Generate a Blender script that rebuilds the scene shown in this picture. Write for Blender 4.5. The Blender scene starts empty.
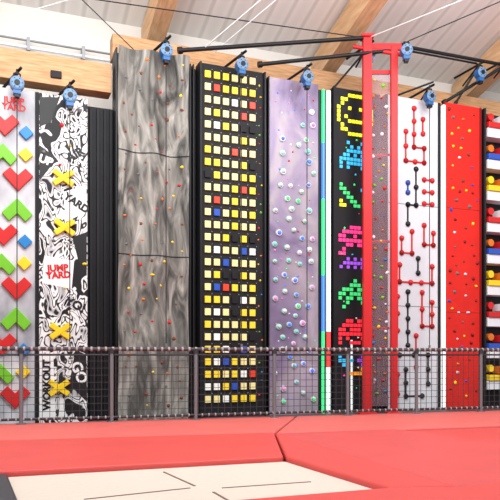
import bpy, math, random
from mathutils import Vector, Matrix, noise
random.seed(7)
sc=bpy.context.scene
try:
    sc.view_settings.view_transform='Standard'
except Exception: pass

# ---------------------------------------------------------------- materials
_m={}
def mat(name,col,rough=.5,metal=0,emit=0,var=0,alpha=1,vs=3,spec=.35):
    if name in _m: return _m[name]
    m=bpy.data.materials.new(name); m.use_nodes=True
    nt=m.node_tree; b=nt.nodes['Principled BSDF']
    c=(*col,1)
    b.inputs['Base Color'].default_value=c
    b.inputs['Roughness'].default_value=rough
    b.inputs['Metallic'].default_value=metal
    b.inputs['Specular IOR Level'].default_value=spec
    if emit:
        b.inputs['Emission Color'].default_value=c
        b.inputs['Emission Strength'].default_value=emit
    if alpha<1: b.inputs['Alpha'].default_value=alpha
    if var:
        tc=nt.nodes.new('ShaderNodeTexCoord'); n=nt.nodes.new('ShaderNodeTexNoise')
        n.inputs['Scale'].default_value=vs; n.inputs['Detail'].default_value=6
        r=nt.nodes.new('ShaderNodeValToRGB')
        r.color_ramp.elements[0].position=.3; r.color_ramp.elements[1].position=.7
        r.color_ramp.elements[0].color=(*[x*(1-var) for x in col],1)
        r.color_ramp.elements[1].color=(*[min(1,x*(1+var)) for x in col],1)
        nt.links.new(tc.outputs['Object'],n.inputs['Vector'])
        nt.links.new(n.outputs['Fac'],r.inputs['Fac'])
        nt.links.new(r.outputs['Color'],b.inputs['Base Color'])
    _m[name]=m; return m

def s(r,g,b):
    f=lambda v:(v/255/12.92) if v/255<=.04045 else ((v/255+.055)/1.055)**2.4
    return (f(r),f(g),f(b))

def ramp_mat(name,tex,scale,stops,vec_scale=(1,1,1),rough=.6,metal=0,distort=0,detail=6,bump=0,wdist=0):
    m=bpy.data.materials.new(name); m.use_nodes=True; nt=m.node_tree
    b=nt.nodes['Principled BSDF']; b.inputs['Roughness'].default_value=rough; b.inputs['Metallic'].default_value=metal
    b.inputs['Specular IOR Level'].default_value=.3
    tc=nt.nodes.new('ShaderNodeTexCoord'); mp=nt.nodes.new('ShaderNodeMapping')
    mp.inputs['Scale'].default_value=vec_scale
    nt.links.new(tc.outputs['Object'],mp.inputs['Vector'])
    if tex=='noise':
        t=nt.nodes.new('ShaderNodeTexNoise'); t.inputs['Scale'].default_value=scale
        t.inputs['Detail'].default_value=detail; t.inputs['Distortion'].default_value=distort
    elif tex=='wave':
        t=nt.nodes.new('ShaderNodeTexWave'); t.inputs['Scale'].default_value=scale
        t.inputs['Distortion'].default_value=wdist; t.inputs['Detail'].default_value=detail; t.inputs['Detail Scale'].default_value=1.3
    nt.links.new(mp.outputs['Vector'],t.inputs['Vector'])
    r=nt.nodes.new('ShaderNodeValToRGB')
    cr=r.color_ramp
    while len(cr.elements)<len(stops): cr.elements.new(.5)
    for e,(p,c) in zip(cr.elements,stops):
        e.position=p; e.color=(*c,1)
    out=t.outputs['Fac']
    nt.links.new(out,r.inputs['Fac'])
    nt.links.new(r.outputs['Color'],b.inputs['Base Color'])
    if bump:
        bp=nt.nodes.new('ShaderNodeBump'); bp.inputs['Strength'].default_value=bump
        nt.links.new(out,bp.inputs['Height']); nt.links.new(bp.outputs['Normal'],b.inputs['Normal'])
    return m

BLACK=mat('black_board',s(22,22,26),.6,var=.2,spec=.25)
BLACKM=mat('black_metal',s(22,23,26),.45,.2)
WHITE=mat('white_board',s(222,224,228),.5)
RED=mat('red_board',s(208,38,30),.6,var=.06,spec=.2)
REDP=mat('red_paint',s(192,28,32),.45)
YEL=mat('yellow_plastic',s(236,200,30),.45)
YELG=mat('yellow_lit',s(238,204,50),.4,emit=.1)
PALE=mat('pale_yellow_lit',s(232,216,150),.4,emit=.1)
WLIT=mat('white_lit',s(232,232,225),.4,emit=.1)
BLU=mat('blue_plastic',s(30,120,188),.45)
BLUD=mat('blue_deep',s(36,76,170),.4,emit=.1)
GRN=mat('green_plastic',s(110,186,36),.45)
REDH=mat('red_hold',s(196,30,30),.45)
REDL=mat('red_lit',s(214,60,34),.4,emit=.1)
ORG=mat('orange_hold',s(210,110,30),.5)
BRN=mat('brown_hold',s(120,60,34),.6)
GRYH=mat('grey_hold',s(104,104,106),.6)
STEEL=mat('galvanised_steel',s(128,130,134),.4,.7)
HOLDS=[YEL,BLU,GRN,REDH,ORG,BRN]

# ---------------------------------------------------------------- mesh builder
class MB:
    def __init__(self): self.v=[]; self.f=[]; self.mi=[]; self.sm=[]; self.mats=[]
    def m(self,mt):
        if mt not in self.mats: self.mats.append(mt)
        return self.mats.index(mt)
    def add(self,vs,fs,mt,smooth=False):
        o=len(self.v); k=self.m(mt)
        self.v+= [tuple(x) for x in vs]
        for f in fs:
            self.f.append([i+o for i in f]); self.mi.append(k); self.sm.append(smooth)
    def box(self,x0,x1,y0,y1,z0,z1,mt):
        vs=[(x0,y0,z0),(x1,y0,z0),(x1,y1,z0),(x0,y1,z0),(x0,y0,z1),(x1,y0,z1),(x1,y1,z1),(x0,y1,z1)]
        self.add(vs,[(0,3,2,1),(4,5,6,7),(0,1,5,4),(1,2,6,5),(2,3,7,6),(3,0,4,7)],mt)
    def prism_xz(self,poly,yb,yf,mt):
        n=len(poly)
        vs=[(x,yf,z) for x,z in poly]+[(x,yb,z) for x,z in poly]
        fs=[tuple(range(n)),tuple(range(2*n-1,n-1,-1))]+[(i,n+i,n+(i+1)%n,(i+1)%n) for i in range(n)]
        self.add(vs,fs,mt)
    def prism_xy(self,poly,z0,z1,mt):
        n=len(poly)
        vs=[(x,y,z1) for x,y in poly]+[(x,y,z0) for x,y in poly]
        fs=[tuple(range(n)),tuple(range(2*n-1,n-1,-1))]+[(i,n+i,n+(i+1)%n,(i+1)%n) for i in range(n)]
        self.add(vs,fs,mt)
    def tube(self,p,q,r,mt,n=10,r2=None):
        p=Vector(p); q=Vector(q); d=(q-p).normalized(); r2=r if r2 is None else r2
        a=d.orthogonal().normalized(); b=d.cross(a)
        vs=[]
        for c,rr in((p,r),(q,r2)):
            for i in range(n):
                t=2*math.pi*i/n; vs.append(c+a*rr*math.cos(t)+b*rr*math.sin(t))
        fs=[(i,(i+1)%n,n+(i+1)%n,n+i) for i in range(n)]
        self.add(vs,fs,mt,True)
        self.add(vs[:n],[tuple(range(n-1,-1,-1))],mt); self.add(vs[n:],[tuple(range(n))],mt)
    def path(self,pts,r,mt,n=6):
        for a,b in zip(pts,pts[1:]): self.tube(a,b,r,mt,n)
    def dome(self,c,rx,ry,rz,mt,rough=.0,n=8,rings=3,seed=0):
        cx,cy,cz=c; vs=[]; fs=[]
        rnd=random.Random(seed)
        for k in range(rings):
            ph=k*math.pi/2/rings
            for i in range(n):
                t=2*math.pi*i/n; w=1+rough*(rnd.random()-.5)
                vs.append((cx+rx*math.cos(ph)*math.cos(t)*w, cy-ry*math.sin(ph), cz+rz*math.cos(ph)*math.sin(t)*w))
        vs.append((cx,cy-ry,cz))
        for k in range(rings-1):
            for i in range(n):
                fs.append((k*n+i,k*n+(i+1)%n,(k+1)*n+(i+1)%n,(k+1)*n+i))
        for i in range(n): fs.append(((rings-1)*n+i,(rings-1)*n+(i+1)%n,rings*n))
        self.add(vs,fs,mt,True)
    def obj(self,name,parent=None,mw=None,bevel=0):
        me=bpy.data.meshes.new(name); me.from_pydata(self.v,[],self.f)
        for mt in self.mats: me.materials.append(mt)
        for p,k,sm in zip(me.polygons,self.mi,self.sm): p.material_index=k; p.use_smooth=sm
        me.update()
        o=bpy.data.objects.new(name,me); sc.collection.objects.link(o)
        if parent: o.parent=parent
        if mw is not None: o.matrix_world=mw
        if bevel:
            b=o.modifiers.new('bevel','BEVEL'); b.width=bevel; b.segments=3; b.limit_method='ANGLE'
        return o

def empty(name,mw=None):
    e=bpy.data.objects.new(name,None); e.empty_display_size=.2; sc.collection.objects.link(e)
    if mw is not None: e.matrix_world=mw
    return e

TH=math.atan2(.361,.932)
WM=Matrix.Translation((-1.79,11.6,0))@Matrix.Rotation(TH,4,'Z')   # climbing wall frame: x along wall, -y to room
FL=-.14

def text(body,size,u,z,d,roll,mt,name,parent,ext=.004,bold=0,shear=0):
    c=bpy.data.curves.new(name,'FONT'); c.body=body; c.size=size; c.extrude=ext; c.offset=bold; c.shear=shear
    c.align_x='CENTER'; c.align_y='CENTER'; c.space_line=.8
    t=bpy.data.objects.new(name+'_tmp',c); sc.collection.objects.link(t)
    bpy.context.view_layer.update()
    me=bpy.data.meshes.new_from_object(t.evaluated_get(bpy.context.evaluated_depsgraph_get()))
    bpy.data.objects.remove(t)
    me.materials.clear(); me.materials.append(mt)
    o=bpy.data.objects.new(name,me); sc.collection.objects.link(o); o.parent=parent
    o.matrix_local=Matrix.Translation((u,-d,z))@Matrix.Rotation(roll,4,'Y')@Matrix.Rotation(math.pi/2,4,'X')
    return o

# ---------------------------------------------------------------- hall shell
floorm=mat('floor_concrete',s(70,70,74),.6,var=.1)
b=MB(); b.box(-12,14,-4,22,FL-.1,FL,floorm); b.obj('floor')
wallm=ramp_mat('hall_wall_cladding','wave',.9,[(0,s(212,208,202)),(.9,s(220,216,210)),(.97,s(160,156,152)),(1,s(160,156,152))],(0,0,1),.7)
b=MB(); b.box(-9,13,1.5,1.6,FL,7.75,wallm); b.obj('wall_back',mw=WM)
ceilm=ramp_mat('ceiling_sheet','wave',.8,[(0,s(228,226,222)),(.8,s(234,232,228)),(1,s(212,210,206))],(1,0,0),.7)
b=MB()
sl=.27
b.add([(-9,1.6,7.55),(13,1.6,7.55),(13,-15,7.55+16.6*sl),(-9,-15,7.55+16.6*sl),
       (-9,1.6,7.7),(13,1.6,7.7),(13,-15,7.7+16.6*sl),(-9,-15,7.7+16.6*sl)],
      [(0,1,2,3),(7,6,5,4),(0,4,5,1),(1,5,6,2),(2,6,7,3),(3,7,4,0)],ceilm)
b.obj('ceiling',mw=WM)
wood=ramp_mat('glulam_wood','noise',3,[(.3,s(160,116,78)),(.55,s(184,142,102)),(.75,s(198,160,120))],(1,1,9),.6,detail=8)
woodr=ramp_mat('glulam_wood_rafter','noise',3,[(.3,s(190,148,108)),(.6,s(210,172,132)),(.75,s(220,186,148))],(6,.6,4),.6,detail=8)
for u in (-3.5,.32,4.1,7.9):
    b=MB(); w=.17
    z0=6.95
    L=-14
    y0=1.45
    b.add([(u-w,y0,z0),(u+w,y0,z0),(u+w,L,z0+(y0-L)*sl),(u-w,L,z0+(y0-L)*sl),
           (u-w,y0,z0+.57),(u+w,y0,z0+.57),(u+w,L,z0+.57+(y0-L)*sl),(u-w,L,z0+.57+(y0-L)*sl)],
          [(3,2,1,0),(4,5,6,7),(0,1,5,4),(1,2,6,5),(2,3,7,6),(3,0,4,7)],woodr)
    b.obj('roof_rafter',mw=WM)
b=MB(); b.box(-6,-.68,-.02,.3,5.57,6.07,wood)
b.box(-1.7,-1.52,-.06,-.02,5.68,5.8,BLACK)
b.obj('glulam_beam',mw=WM,bevel=.01)
b=MB(); b.box(-.6,12,.35,.65,6.38,6.8,wood); b.obj('glulam_beam',mw=WM,bevel=.01)
b=MB(); b.tube((-6,1.3,6.72),(1,1.3,6.72),.03,WHITE); b.tube((-6,1.3,6.85),(12,1.3,6.85),.02,STEEL)
for u in range(-6,2): b.box(u-.03,u+.03,1.26,1.49,6.66,6.9,STEEL)
b.obj('cable_conduit',mw=WM)

# ---------------------------------------------------------------- backing wall
b=MB()
b.box(-4.5,-.62,.103,.25,FL,5.33,BLACK); b.box(-.62,9.5,.103,.25,FL,6.28,BLACK)
for u in [-1.02,-.9,-.78,-.68]: b.box(u-.02,u+.02,.04,.103,FL,5.3,BLACK)
b.obj('black_backing_wall',mw=WM)

def hold_field(b,u0,u1,z0,z1,n,size,mats,seed,y=-.0,yfun=None,rough=.5,mind=.12):
    rnd=random.Random(seed); pts=[]
    tries=0
    while len(pts)<n and tries<9000:
        tries+=1
        u=rnd.uniform(u0,u1); z=rnd.uniform(z0,z1)
        if all((u-a)**2+(z-c)**2>mind**2 for a,c in pts): pts.append((u,z))
    for i,(u,z) in enumerate(pts):
        r=size*rnd.uniform(.7,1.3)
        yy=y if yfun is None else yfun(u,z)
        b.dome((u,yy,z),r,r*.9,r*rnd.uniform(.6,1.1),rnd.choice(mats),rough,seed=i)

# 1 hearts panel
P=empty('heart_arrow_climbing_panel',WM)
pm=ramp_mat('grey_spray_board','noise',1.6,[(.3,s(118,120,128)),(.45,s(170,172,178)),(.62,s(208,209,213))],(1,1,.5),.55,detail=4)
b=MB(); b.box(-3.4,-1.95,-.1,.1,FL,5.37,pm); b.box(-1.95,-1.89,-.115,.1,FL,5.37,BLACK)
b.box(-2.56,-2.53,-.105,-.09,FL,5.37,mat('board_seam',s(120,120,125)))
b.obj('board',P)
def heart(u,z,w):
    h=w*.5
    return [(u-w*.5,z+h*.35),(u-w*.25,z+h*.85),(u,z+h*.35),(u+w*.25,z+h*.85),(u+w*.5,z+h*.35),(u,z-h*.75)]
def chev(u,z,w):
    h=w*.5
    return [(u-w*.5,z-h*.2),(u,z+h*.85),(u+w*.5,z-h*.2),(u+w*.27,z-h*.75),(u,z-h*.2),(u-w*.27,z-h*.75)]
def dia(u,z,w): return [(u-w*.5,z),(u,z+w*.5),(u+w*.5,z),(u,z-w*.5)]
b=MB()
base=[(-2.09,4.66,dia,.24,BLU),(-2.42,4.74,heart,.46,REDH),(-2.1,4.3,dia,.24,YEL),(-2.45,4.26,chev,.44,GRN),
      (-2.22,3.87,heart,.48,REDH),(-2.23,3.37,chev,.48,GRN)]
per=1.79
for k in range(4):
    for (u,z,f,w,m) in base:
        zz=z-k*per
        if zz>0.1: b.prism_xz(f(u-.02*k,zz,w),-.1,-.16,m)
b.prism_xz(chev(-2.9,4.0,.42),-.1,-.16,GRN); b.prism_xz(heart(-2.9,3.2,.42),-.1,-.16,REDH)
b.obj('shape_holds',P,bevel=.012)
text('JUMP\nYARD',.14,-2.28,5.12,.105,0,REDH,'logo_print',P,bold=.005)

# 2 graffiti panel
P=empty('graffiti_climbing_panel',WM)
gm=ramp_mat('graffiti_print','noise',3.1,[(0,s(18,18,20)),(.405,s(18,18,20)),(.42,s(222,222,225)),(.47,s(222,222,222)),(.478,s(24,24,26)),(.50,s(24,24,26)),(.508,s(225,225,225)),(.56,s(224,224,224)),(.568,s(28,28,30)),(.60,s(28,28,30)),(.607,s(222,222,222)),(.68,s(150,152,156)),(.69,s(26,26,28))],(1.25,1,.85),.55,distort=1.0,detail=1.5)
b=MB(); b.box(-1.885,-1.10,-.1,.1,FL,5.37,gm); b.obj('board',P)
b=MB()
for (u,z) in [(-1.5,3.98),(-1.48,3.15),(-1.55,1.4),(-1.57,.45)]:
    for a in (-.62,.62):
        ca,sa=math.cos(a),math.sin(a); L,W_=.19,.045
        b.prism_xz([(u+x*ca-y*sa,z+x*sa+y*ca) for x,y in((-L,-W_),(L,-W_),(L,W_),(-L,W_))],-.1,-.17-(.004 if a>0 else 0),YEL)
b.obj('cross_holds',P,bevel=.01)
GB=mat('graffiti_black',s(18,18,20),.5); GW=mat('graffiti_white',s(228,228,228),.5)
b=MB()
b.prism_xz([(-1.84,2.2),(-1.36,2.12),(-1.32,2.6),(-1.8,2.66)],-.1,-.103,GW)
b.prism_xz([(-1.88,1.0),(-1.66,1.05),(-1.62,-.05),(-1.88,-.08)],-.1,-.103,GW)
b.prism_xz([(-1.5,3.75),(-1.12,3.9),(-1.11,3.45),(-1.45,3.25)],-.1,-.103,GW)
b.prism_xz([(-1.3,1.1),(-1.12,1.0),(-1.11,0.2),(-1.4,0.5)],-.1,-.103,GB)
b.prism_xz([(-1.88,4.5),(-1.6,4.3),(-1.88,3.9)],-.1,-.103,GB)
b.prism_xz([(-1.88,5.3),(-1.55,5.34),(-1.7,4.9),(-1.88,4.8)],-.1,-.103,GB)
b.prism_xz([(-1.35,3.0),(-1.11,3.1),(-1.11,2.4),(-1.25,2.6)],-.1,-.103,GB)
b.obj('print_patches',P)
text('JUMP\nYARD',.15,-1.58,2.4,.106,-.1,REDH,'logo_print',P,bold=.007)
for (w_,sz,u,z,r,m) in [('YARD',.17,-1.28,3.58,.55,GB),('WORKOUT',.16,-1.76,.5,-1.57,GB),
      ('YO!',.2,-1.3,1.85,.4,GB),('AIR',.2,-1.3,4.4,-.6,GB),('GO',.24,-1.24,.7,1.2,GW),('UP',.18,-1.78,4.25,.3,GW)]:
    text(w_,sz,u,z,.106,r,m,'lettering_'+w_.strip('!').lower(),P,bold=.008)
b=MB(); hold_field(b,-1.82,-1.14,.2,5.2,14,.03,[YEL,GRYH,REDH],3,y=-.1,mind=.3); b.obj('small_holds',P)

# 3 grey rock panel (wavy)
P=empty('grey_rock_climbing_panel',WM)
rm=ramp_mat('weathered_rock_print','noise',2.4,[(.28,s(40,40,38)),(.42,s(84,83,79)),(.54,s(122,120,114)),(.64,s(150,147,140)),(.76,s(180,177,170))],(2.2,1,.55),.75,metal=0,distort=1.2,detail=9,bump=.25)
def ry(u,z):
    seg=.03*math.cos((z-.9)*2*math.pi/1.8)
    return -.2-.05*math.cos((u+.6)*2*math.pi/.62+.5*math.sin(z*1.3))-.07*noise.noise(Vector((u*1.8,z*.7,3)))-seg
b=MB(); NU,NZ=44,140
vs=[];fs=[]
for j in range(NZ+1):
    for i in range(NU+1):
        u=-.60+1.25*i/NU; z=FL+(6.32-FL)*j/NZ
        vs.append((u,ry(u,z),z))
for j in range(NZ):
    for i in range(NU):
        a=j*(NU+1)+i; fs.append((a,a+1,a+NU+2,a+NU+1))
b.add(vs,fs,rm,True)
b.box(-.60,.65,-.0,.1,FL,6.3,BLACK)
for u in(-.62,.66): b.box(u-.015,u+.015,-.2,.1,FL,6.3,BLACKM)
for z in(4.53,2.74,1.1):
    for i in range(NU):
        u0=-.6+1.25*i/NU;u1=-.6+1.25*(i+1)/NU
        ya=min(ry(u0,z),ry(u1,z)); b.box(u0,u1,ya-.004,ya+.02,z-.008,z+.008,BLACK)
b.obj('board',P)
b=MB(); hold_field(b,-.5,.56,.1,6.15,85,.03,[REDH,YEL,BRN,GRYH,ORG,BRN,REDH,BRN],5,yfun=lambda u,z:ry(u,z)+.01,mind=.2); b.obj('holds',P)

# 4 light grid panel
P=empty('light_grid_climbing_panel',WM)
b=MB(); b.box(.88,2.18,-.12,.1,FL,6.32,BLACK)
for u in(.9,2.16): b.box(u-.015,u+.015,-.18,-.12,FL,6.32,BLACKM)
for u in (.74,.8,2.22): b.box(u-.012,u+.012,-.05,.1,FL,6.3,BLACKM)
b.obj('board',P)
b=MB(); rnd=random.Random(12)
for r in range(27):
    z=6.12-r*.228
    if z<.1: break
    for c in range(6):
        u=1.04+c*.175
        q=rnd.random()
        m=PALE if q<.46 else YELG if q<.74 else BLUD if q<.79 else REDL if q<.87 else WLIT if q<.94 else BLACK
        b.box(u-.056,u+.056,-.155,-.12,z-.062,z+.062,m)
        b.box(u+.082,u+.092,-.128,-.12,z+.1,z+.11,WHITE)
b.obj('light_blocks',P,bevel=.008)
b=MB(); hold_field(b,2.04,2.12,.2,6.1,30,.02,HOLDS,9,y=-.12,mind=.15); b.obj('small_holds',P)

# 5 disco panel
P=empty('disco_climbing_panel',WM)
dm=ramp_mat('silver_violet_board','noise',1.1,[(.3,s(92,80,108)),(.45,s(132,118,146)),(.56,s(150,140,150)),(.7,s(172,158,176))],(1,1,.7),.4,metal=.15,distort=.8,detail=6)
b=MB(); b.box(2.27,3.31,-.1,.1,FL,6.28,dm); b.box(2.25,2.27,-.12,.1,FL,6.28,BLACKM); b.obj('board',P)
b=MB(); rnd=random.Random(21)
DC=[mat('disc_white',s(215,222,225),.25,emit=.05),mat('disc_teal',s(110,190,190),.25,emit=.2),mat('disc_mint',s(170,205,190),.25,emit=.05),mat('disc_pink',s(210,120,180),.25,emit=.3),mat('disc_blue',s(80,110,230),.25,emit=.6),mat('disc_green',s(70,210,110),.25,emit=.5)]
pts=[];tr=0
while len(pts)<64 and tr<9000:
    tr+=1; u=rnd.uniform(2.36,3.21); z=rnd.uniform(.1,6.1)
    if z>4.6 and rnd.random()<.75: continue
    if all((u-a)**2+(z-c)**2>.19**2 for a,c in pts): pts.append((u,z))
for i,(u,z) in enumerate(pts):
    r=rnd.uniform(.045,.066)
    m=rnd.choices(DC,[4,3,2,2,3,3])[0]
    b.tube((u,-.1,z),(u,-.135,z),r,DC[0] if i%2 else DC[2],14,r*.9)
    b.dome((u,-.135,z),r*.68,.04,r*.68,m,0,10,3)
hold_field(b,2.36,3.24,.1,6.1,70,.018,[REDH,DC[4],DC[5],WHITE,DC[3]],31,y=-.1,mind=.12)
b.obj('disc_holds',P)

# LED strips
P=empty('led_light_strip',WM)
b=MB()
lg=mat('led_green',s(60,220,130),.4,emit=1.0); lb=mat('led_blue',s(70,130,230),.4,emit=1.0); lr=mat('led_red',s(220,60,60),.4,emit=.7); lw=mat('led_white',s(225,238,238),.4,emit=.6)
b.box(3.34,3.6,-.06,.1,FL,6.2,BLACKM)
z=FL
for i,h in enumerate([.9,.7,1.1,.9,.6,1.1,1.04]):
    b.box(3.40,3.435,-.13,-.06,z,z+h,[lg,lg,lb,lg,lg,lb,lg][i])
    b.box(3.50,3.58,-.11,-.06,z,z+h,[lw,lr,lw,lw,lw,lw,lw][i]); z+=h
b.obj('strip_left',P)
b=MB(); b.box(6.18,6.24,-.22,.1,FL,6.25,mat('led_warm',s(240,240,238),.4,emit=.6)); b.obj('strip_right',P)

# 6 pixel art panel
P=empty('pixel_art_climbing_panel',WM)
b=MB(); b.box(3.64,4.70,-.12,.1,FL,6.28,BLACK); b.box(4.02,4.06,-.13,-.12,FL,1.3,lw)
b.obj('board',P)
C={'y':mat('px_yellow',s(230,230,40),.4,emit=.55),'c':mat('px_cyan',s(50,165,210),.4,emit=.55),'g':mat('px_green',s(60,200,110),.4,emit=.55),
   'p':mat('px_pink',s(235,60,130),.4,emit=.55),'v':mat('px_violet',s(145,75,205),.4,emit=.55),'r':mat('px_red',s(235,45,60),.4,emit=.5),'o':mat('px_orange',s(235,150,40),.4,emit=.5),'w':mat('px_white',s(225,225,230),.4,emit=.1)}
art=[
 (6.2,.083,["...yyyy...",".yy....yy.",".y......y.","y..y..y..y","y........y","y.y....y.y","y..yyyy..y",".y......y.",".yy....yy.","...yyyy..."]),
 (5.26,.08,["..c...c..","...c.c...","..ccccc..",".cc.c.cc.","ccccccccc","c.ccccc.c","c.c...c.c"]),
 (4.42,.08,["g......c.","gg....cc.",".gg....c.","..gg.....","y..gg..r.","yy..gg.rr","........r"]),
 (3.58,.085,["...ppp...",".ppppppp.","pp..p..pp","ppppppppp","..pp.pp..",".p.....p.","pp.....pp"]),
 (2.95,.08,["..v.v.v..",".vvvvvvv.","v.v.v.v.v"]),
 (2.52,.085,["....g....","...ggg...",".ggg.ggg.","gg.ggg.gg","g.gg.gg.g","..g...g..",".g.....g."]),
 (1.72,.085,["..rr.rr..",".rrrrrrr.","rr.rrr.rr","rrrrrrrrr","r.r...r.r","r..rrr..r"]),
 (1.02,.085,["c.c...v.v","cccc.vvvv",".cc...vv.","..o...o..","..ooooo.."])]
b=MB()
for zt,s_,rows in art:
    w=len(rows[0])*s_
    for j,row in enumerate(rows):
        for i,ch in enumerate(row):
            if ch in C:
                u=4.12-w/2+i*s_; z=zt-j*s_*1.02
                b.box(u+.009,u+s_-.009,-.14,-.12,z-s_+.009,z-.009,C[ch])
b.obj('pixel_blocks',P)
b=MB(); hold_field(b,3.7,4.62,.1,6.2,30,.02,[C['w'],C['p'],C['c'],C['g']],77,y=-.12,mind=.2); b.obj('small_holds',P)

# 7 circuit panel
P=empty('circuit_dot_climbing_panel',WM)
wm=ramp_mat('white_print','noise',1.0,[(.3,s(200,203,210)),(.7,s(222,223,227))],(1,1,.4),.55,detail=2)
b=MB(); b.box(4.86,6.10,-.14,.1,FL,6.3,wm); b.box(4.82,4.86,-.16,.1,FL,6.3,BLACKM); b.box(6.10,6.16,-.16,.1,FL,6.3,BLACKM)
for z in(2.0,4.1): b.box(4.86,6.10,-.143,-.14,z,z+.012,GRYH)
b.obj('board',P)
b=MB(); BK=mat('circuit_black',s(26,26,28),.4); DB=mat('circuit_blue',s(40,70,150),.4)
paths=[(REDH,[(5.5,6.1),(5.5,5.3),(5.75,5.3),(5.75,5.0),(5.3,5.0),(5.3,5.6)]),
 (REDH,[(5.72,5.9),(5.72,5.6)]),
 (BK,[(5.55,4.85),(5.55,4.1),(5.35,4.1),(5.35,3.7)]),(DB,[(5.35,4.55),(5.35,4.35)]),
 (REDH,[(5.75,4.65),(5.95,4.65)]),(REDH,[(5.75,4.4),(5.95,4.4)]),(REDH,[(5.75,4.15),(5.95,4.15)]),
 (REDH,[(5.45,3.55),(5.45,3.1),(5.2,3.1),(5.2,3.4)]),(REDH,[(5.75,3.7),(5.75,3.3),(5.98,3.3),(5.98,3.55)]),
 (BK,[(5.6,3.0),(5.6,2.7)]),
 (REDH,[(5.15,2.85),(5.15,2.5),(5.95,2.5),(5.95,2.85)]),
 (BK,[(5.35,2.3),(5.35,1.2)]),(REDH,[(5.7,2.3),(5.7,1.6),(5.95,1.6),(5.95,2.1)]),
 (REDH,[(5.1,2.2),(5.1,1.5)]),
 (BK,[(5.15,1.0),(5.85,1.0),(5.85,.4)]),(REDH,[(5.55,1.4),(5.55,.75)]),(BK,[(5.3,.7),(5.3,.15),(5.7,.15)]),(REDH,[(5.1,.6),(5.1,.2)])]
for m,pt in paths:
    for a,c in zip(pt,pt[1:]):
        u0,u1=sorted((a[0],c[0])); z0,z1=sorted((a[1],c[1]))
        b.box(u0-.018,u1+.018,-.152,-.14,z0-.018,z1+.018,m)
        L=max(u1-u0,z1-z0); n=max(1,round(L/.3))
        for k in range(n+1):
            u=a[0]+(c[0]-a[0])*k/n; z=a[1]+(c[1]-a[1])*k/n
            b.dome((u,-.15,z),.058,.05,.058,m,0,12,3)
b.obj('dot_holds',P)

# 8 red panel
P=empty('red_climbing_panel',WM)
DR=mat('dark_red',s(120,20,20),.5)
b=MB(); b.box(6.26,7.14,-.2,.1,FL,6.32,RED); b.box(7.14,7.18,-.22,.1,FL,6.32,DR)
for z in(1.9,4.1): b.box(6.26,7.14,-.203,-.2,z,z+.01,DR)
b.obj('board',P)
b=MB(); hold_field(b,6.34,7.08,.1,6.2,70,.034,[DR,GRYH,YEL,WHITE,BLUD,ORG,BRN,DR],13,y=-.2,mind=.17); b.obj('holds',P)

# 9 ledge panel
P=empty('block_ledge_climbing_panel',WM)
b=MB(); b.box(7.24,8.9,-.02,.1,FL,6.3,BLACK)
for z in range(0,9):
    zb=.25+z*.68
    if zb>6: break
    b.box(7.28,8.3,-.3,-.02,zb,zb+.2,WHITE)
    b.box(7.28,7.62,-.34,-.02,zb+.2,zb+.32,[YEL,BLUD,REDH][z%3])
    b.box(7.62,8.3,-.25,-.02,zb+.2,zb+.28,[GRYH,REDH,GRYH][z%3])
    b.box(7.64,8.2,-.3,-.02,zb+.34,zb+.5,[ORG,REDH,WHITE][z%3])
    b.tube((7.42,-.02,zb+.46),(7.42,-.24,zb+.46),.08,[YEL,ORG,REDH][z%3],12)
b.box(7.20,7.24,-.3,.1,FL,6.3,BLACKM)
b.obj('ledges',P,bevel=.012)

# ---------------------------------------------------------------- auto belay units
CASE=mat('belay_blue',s(36,92,150),.4); CASEW=mat('belay_face',s(96,130,164),.45); STRAP=mat('strap_black',s(30,30,34),.7)
def belay(u,z,y=-.4,arm=True,strap=True):
    P=empty('auto_belay',WM@Matrix.Translation((u,y,z)))
    b=MB()
    b.tube((0,-.07,0),(0,.07,0),.11,CASE,20); b.tube((0,-.085,0),(0,-.07,0),.085,CASEW,18,.11)
    b.tube((0,-.1,0),(0,-.085,0),.045,BLACKM,10)
    b.box(-.06,.06,-.06,.06,-.17,-.08,CASE); b.box(-.04,.04,-.05,.05,-.22,-.17,BLACKM)
    b.path([(-.05,0,.09),(-.05,0,.17),(.05,0,.17),(.05,0,.09)],.014,BLACKM)
    for k in range(6):
        t=k*math.pi/3; b.tube((.075*math.cos(t),-.078,.075*math.sin(t)),(.075*math.cos(t),-.09,.075*math.sin(t)),.01,BLACKM,6)
    b.obj('housing',P,bevel=.006)
    if arm:
        b=MB(); b.tube((0,0,.16),(0,0,.22),.02,BLACKM)
        b.tube((.06,-.08,.24),(-.2,-y+.08,.1),.024,BLACKM,8); b.tube((0,-.02,.23),(.0,-y+.05,-.05),.018,BLACKM,8)
        b.obj('bracket_arm',P)
    if strap:
        b=MB(); b.box(-.008,.008,-.003,.003,-z+1.2,-.2,STRAP); b.tube((0,0,-z+1.2),(0,0,-z+1.08),.022,STEEL,8); b.obj('webbing_strap',P)
    return P
for u,z in [(-2.24,5.34),(-1.42,5.26),(.2,6.28),(1.6,6.26),(2.92,6.24),(5.7,6.27)]:
    belay(u,z)
belay(4.24,6.88,-.45,True,False); belay(6.9,6.9,-.5,True,False); belay(7.75,7.2,-.5,True,False)

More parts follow.
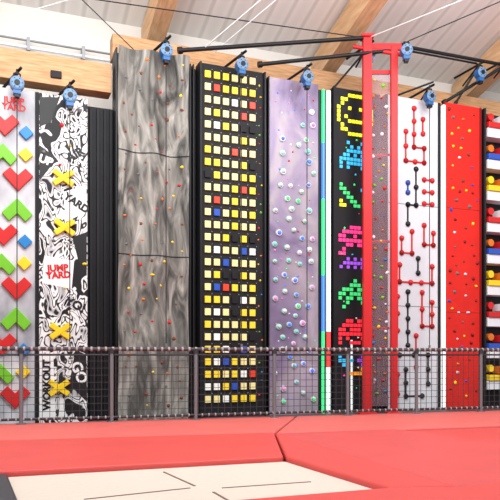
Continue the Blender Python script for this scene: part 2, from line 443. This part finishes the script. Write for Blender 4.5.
# ---------------------------------------------------------------- red steel tower with clear panel
P=empty('red_climbing_tower')
b=MB()
b.box(2.19,2.36,12.55,12.72,FL,7.15,REDP); b.box(2.74,2.87,12.6,12.73,FL,7.0,REDP)
b.box(2.36,2.95,12.62,12.68,6.93,7.06,REDP); b.box(2.36,2.74,12.72,12.78,6.5,6.58,REDP)
b.box(2.1,2.45,12.46,12.81,FL,FL+.03,REDP); b.box(2.66,2.95,12.52,12.8,FL,FL+.03,REDP)
b.box(2.15,2.4,12.51,12.76,7.15,7.2,REDP)
b.tube((2.0,12.6,6.98),(3.1,12.66,6.82),.04,REDP,8)
for z in (1.5,3.2,4.9): b.box(2.36,2.74,12.74,12.78,z,z+.05,REDP)
b.obj('frame',P,bevel=.01)
clear=mat('clear_polycarbonate',s(170,140,150),.25,alpha=.22)
b=MB(); b.box(2.36,2.74,12.73,12.74,.0,6.5,clear); b.obj('clear_board',P)
b=MB()
hold_field(b,2.4,2.7,.1,6.4,60,.03,[REDH,GRN,YEL,BLU,WHITE,ORG],41,y=0,mind=.13)
o=b.obj('holds',P); o.location=(0,12.73,0)
e=belay(0,0,0,False,False); e.matrix_world=Matrix.Translation((2.98,12.4,6.8))

def W(u,y,z): return WM@Vector((u,y,z))
def boom(p,q,r,nm='support_boom',m=BLACKM):
    b=MB(); b.tube(p,q,r,m,10)
    b.tube(p,Vector(p)+(Vector(q)-Vector(p)).normalized()*.08,r*1.6,m,10)
    b.obj(nm)
boom(W(.45,-.25,6.4),(2.17,12.55,7.12),.038)
boom(W(2.0,-.2,6.42),(2.74,12.66,6.93),.036)
boom((2.95,12.66,7.02),W(8.2,-.3,7.3),.035)
boom(W(6.3,-.05,6.36),W(7.6,-.5,7.2),.035)
boom(W(6.6,-.05,6.36),W(6.9,-.5,7.1),.025)
boom((2.95,12.66,6.95),W(6.9,-.4,7.15),.02)
boom(W(5.0,.05,6.3),W(5.8,-.4,6.6),.02)
boom(W(3.7,.05,6.3),W(4.3,-.45,7.1),.02)
CBL=mat('cable_white',s(225,225,225),.5)
for p,q,m,r in [(W(.9,-.2,6.5),(1.0,9.5,6.9),CBL,.012),(W(1.2,.0,6.6),(1.4,9.8,7.2),CBL,.01),((-3.2,11,7.1),(2.2,12.6,7.15),STRAP,.01),
              ((2.3,12.6,7.15),(4.6,10,7.0),CBL,.01),((-4.5,11,6.6),(-1.9,11.4,7.6),CBL,.008),((2.9,12.7,7.05),(5.2,11.8,7.7),STRAP,.01),(W(-.3,-.1,6.35),(-3.6,9.5,7.3),STRAP,.008)]:
    b=MB(); b.tube(p,q,r,m,6); b.obj('overhead_cable')

# ---------------------------------------------------------------- trampoline platform
padR=mat('red_vinyl_pad',s(208,78,74),.55,var=.05,vs=2)
padP=mat('pink_red_vinyl',s(216,104,98),.55,var=.04,vs=2)
padD=mat('deep_red_vinyl',s(204,82,80),.55,var=.05,vs=2)
base_m=mat('platform_base',s(60,40,42),.7)
rail0=Vector((-3.57,9.3,0)); rd=Vector((.9613,.2754,0))
def R(u,off=0): return (rail0.x+rd.x*u-rd.y*off, rail0.y+rd.y*u+rd.x*off)
P=empty('padded_trampoline_platform')
b=MB(); b.prism_xy([R(-4,.14),R(13,.14),(10,-2),(-8,-2)][::-1],FL,-.075,base_m); b.obj('base',P)
def pad(nm,poly,m,z1=0,z0=-.075):
    a=sum(poly[i][0]*poly[(i+1)%len(poly)][1]-poly[(i+1)%len(poly)][0]*poly[i][1] for i in range(len(poly)))
    if a<0: poly=poly[::-1]
    c=Vector((sum(p[0] for p in poly)/len(poly),sum(p[1] for p in poly)/len(poly)))
    poly=[tuple(Vector(p)+(c-Vector(p)).normalized()*.014) for p in poly]
    b=MB(); b.prism_xy(poly,z0,z1,m); return b.obj(nm,P,bevel=.025)
pad('pad_rail_left',[R(-4,.15),R(4.55,.15),(.32,8.33),(-6.2,6.78)],padP)
pad('pad_rail_right',[R(4.55,.15),R(13,.15),(9,10.9),(3.4,9.25),(.32,8.33)],padP)
pad('pad_far',[(-6.2,6.78),(.32,8.33),(.343,6.37),(-2.07,5.56),(-6.2,4.18)],padR,z1=.01)
pad('pad_side',[(.32,8.33),(1.55,4.92),(1.04,4.89),(.343,6.37)],padR,z1=.01)
pad('pad_right_a',[(.32,8.33),(1.95,8.82),(2.62,7.65),(5.6,8.5),(9,9.5),(9,6.8),(2.0,5.12),(1.55,4.92)],padD)
pad('pad_right_b',[(1.95,8.82),(3.4,9.25),(9,10.9),(9,9.5),(5.6,8.5),(2.62,7.65)],padR,z1=-.035)
pad('pad_near',[(1.04,4.89),(1.55,4.92),(2.0,5.12),(9,6.8),(9,-1.9),(-.2,-1.9),(-.7,3.3),(-1.37,4.0)],padR,z1=.01)
dark=mat('dark_grey_vinyl',s(52,56,64),.4,var=.1)
pad('pad_dark',[(-2.07,5.56),(-1.37,4.0),(-.7,3.3),(-.2,-1.9),(-6.2,-1.9),(-6.2,4.18)],dark,z1=-.01)
bedm=mat('beige_bed',s(208,198,186),.7,var=.03,vs=20)
T=empty('trampoline_bed')
b=MB()
A,B,Cc,D=Vector((-2.07,5.56)),Vector((.343,6.37)),Vector((1.04,4.89)),Vector((-1.37,4.0))
b.prism_xy([tuple(x) for x in (D,Cc,B,A)],-.07,-.045,bedm); b.obj('mat',T)
mk=mat('bed_marking',s(120,92,86),.6)
b=MB()
def strip(p,q,w):
    p=Vector(p);q=Vector(q);n=Vector((-(q-p).y,(q-p).x)).normalized()*w/2
    b.prism_xy([tuple(p-n),tuple(q-n),tuple(q+n),tuple(p+n)],-.045,-.041,mk)
strip((-.77,5.8),(-.44,5.18),.018); strip((-1.2,4.7),(-.47,5.1),.018); strip((-.22,5.1),(.5,5.35),.018)
strip((-.28,4.95),(.0,4.3),.018)
b.obj('cross_marking',T)

# ---------------------------------------------------------------- railing with net
P=empty('guard_rail',Matrix.Translation(rail0)@Matrix.Rotation(math.atan2(rd.y,rd.x),4,'Z'))
RM=mat('rail_dark_steel',s(60,62,66),.4,.5); RT=mat('rail_sleeve',s(70,68,70),.5,.2); LA=mat('net_lashing',s(160,152,152),.6)
b=MB()
for k in range(-2,9):
    u=.28+1.28*k
    b.tube((u,0,0),(u,0,1.1),.03,STEEL,12); b.tube((u,0,.0),(u,0,.015),.075,STEEL,12)
    b.tube((u,0,1.02),(u,0,1.1),.042,RM,12)
b.obj('posts',P)
b=MB(); b.tube((-3,0,1.09),(11,0,1.09),.03,RT,12); b.tube((-3,0,1.0),(11,0,1.0),.012,RM,6); b.tube((-3,0,.07),(11,0,.07),.02,RM,10)
b.obj('rails',P)
b=MB()
x=-2.95
while x<11:
    b.tube((x,0,1.09),(x+.03,0,1.09),.034,LA,8); b.tube((x,0,.07),(x+.02,0,.07),.026,LA,6); x+=.105
b.obj('lashings',P)
b=MB(); NT=mat('net_cord',s(60,58,62),.7)
x=-3
while x<11:
    b.box(x-.0035,x+.0035,-.0035,.0035,.07,1.08,NT); x+=.105
for k in range(10): b.box(-3,11,-.0035,.0035,.07+k*.105-.0035,.07+k*.105+.0035,NT)
b.obj('safety_net',P)

# ---------------------------------------------------------------- lights
def area(nm,loc,tgt,size,en,col=(1,1,1)):
    l=bpy.data.lights.new(nm,'AREA'); l.size=size; l.energy=en; l.color=col
    o=bpy.data.objects.new(nm,l); sc.collection.objects.link(o); o.location=loc
    o.rotation_euler=(Vector(tgt)-Vector(loc)).to_track_quat('-Z','Y').to_euler()
area('hall_lamp',(-4,6,8.2),(-2,12,2.5),3,340)
area('hall_lamp',(1,5,8.6),(1.5,13,2.5),3,410)
area('hall_lamp',(6,7,8.4),(5,14,2.5),3,320)
area('hall_lamp',(0,4,8.8),(0,6,0),2.5,190)
area('ceiling_fill',(-2,7,5.9),(-1.5,11.5,8.8),2,130,(.94,.97,1))  # this pair: fill lights added to brighten the ceiling, not hall fixtures
area('ceiling_fill',(4,8,6.3),(3,13,9),2,130,(.94,.97,1))
w=bpy.data.worlds.new('hall_ambient'); sc.world=w; w.use_nodes=True
w.node_tree.nodes['Background'].inputs[0].default_value=(.95,.98,1,1)
w.node_tree.nodes['Background'].inputs[1].default_value=1.0

# ---------------------------------------------------------------- camera
cd=bpy.data.cameras.new('camera'); cd.sensor_width=36; cd.lens=650/500*36; cd.shift_y=.21; cd.clip_start=.05
co=bpy.data.objects.new('camera',cd); sc.collection.objects.link(co)
co.location=(0,0,1); co.rotation_euler=(math.pi/2,0,0); sc.camera=co
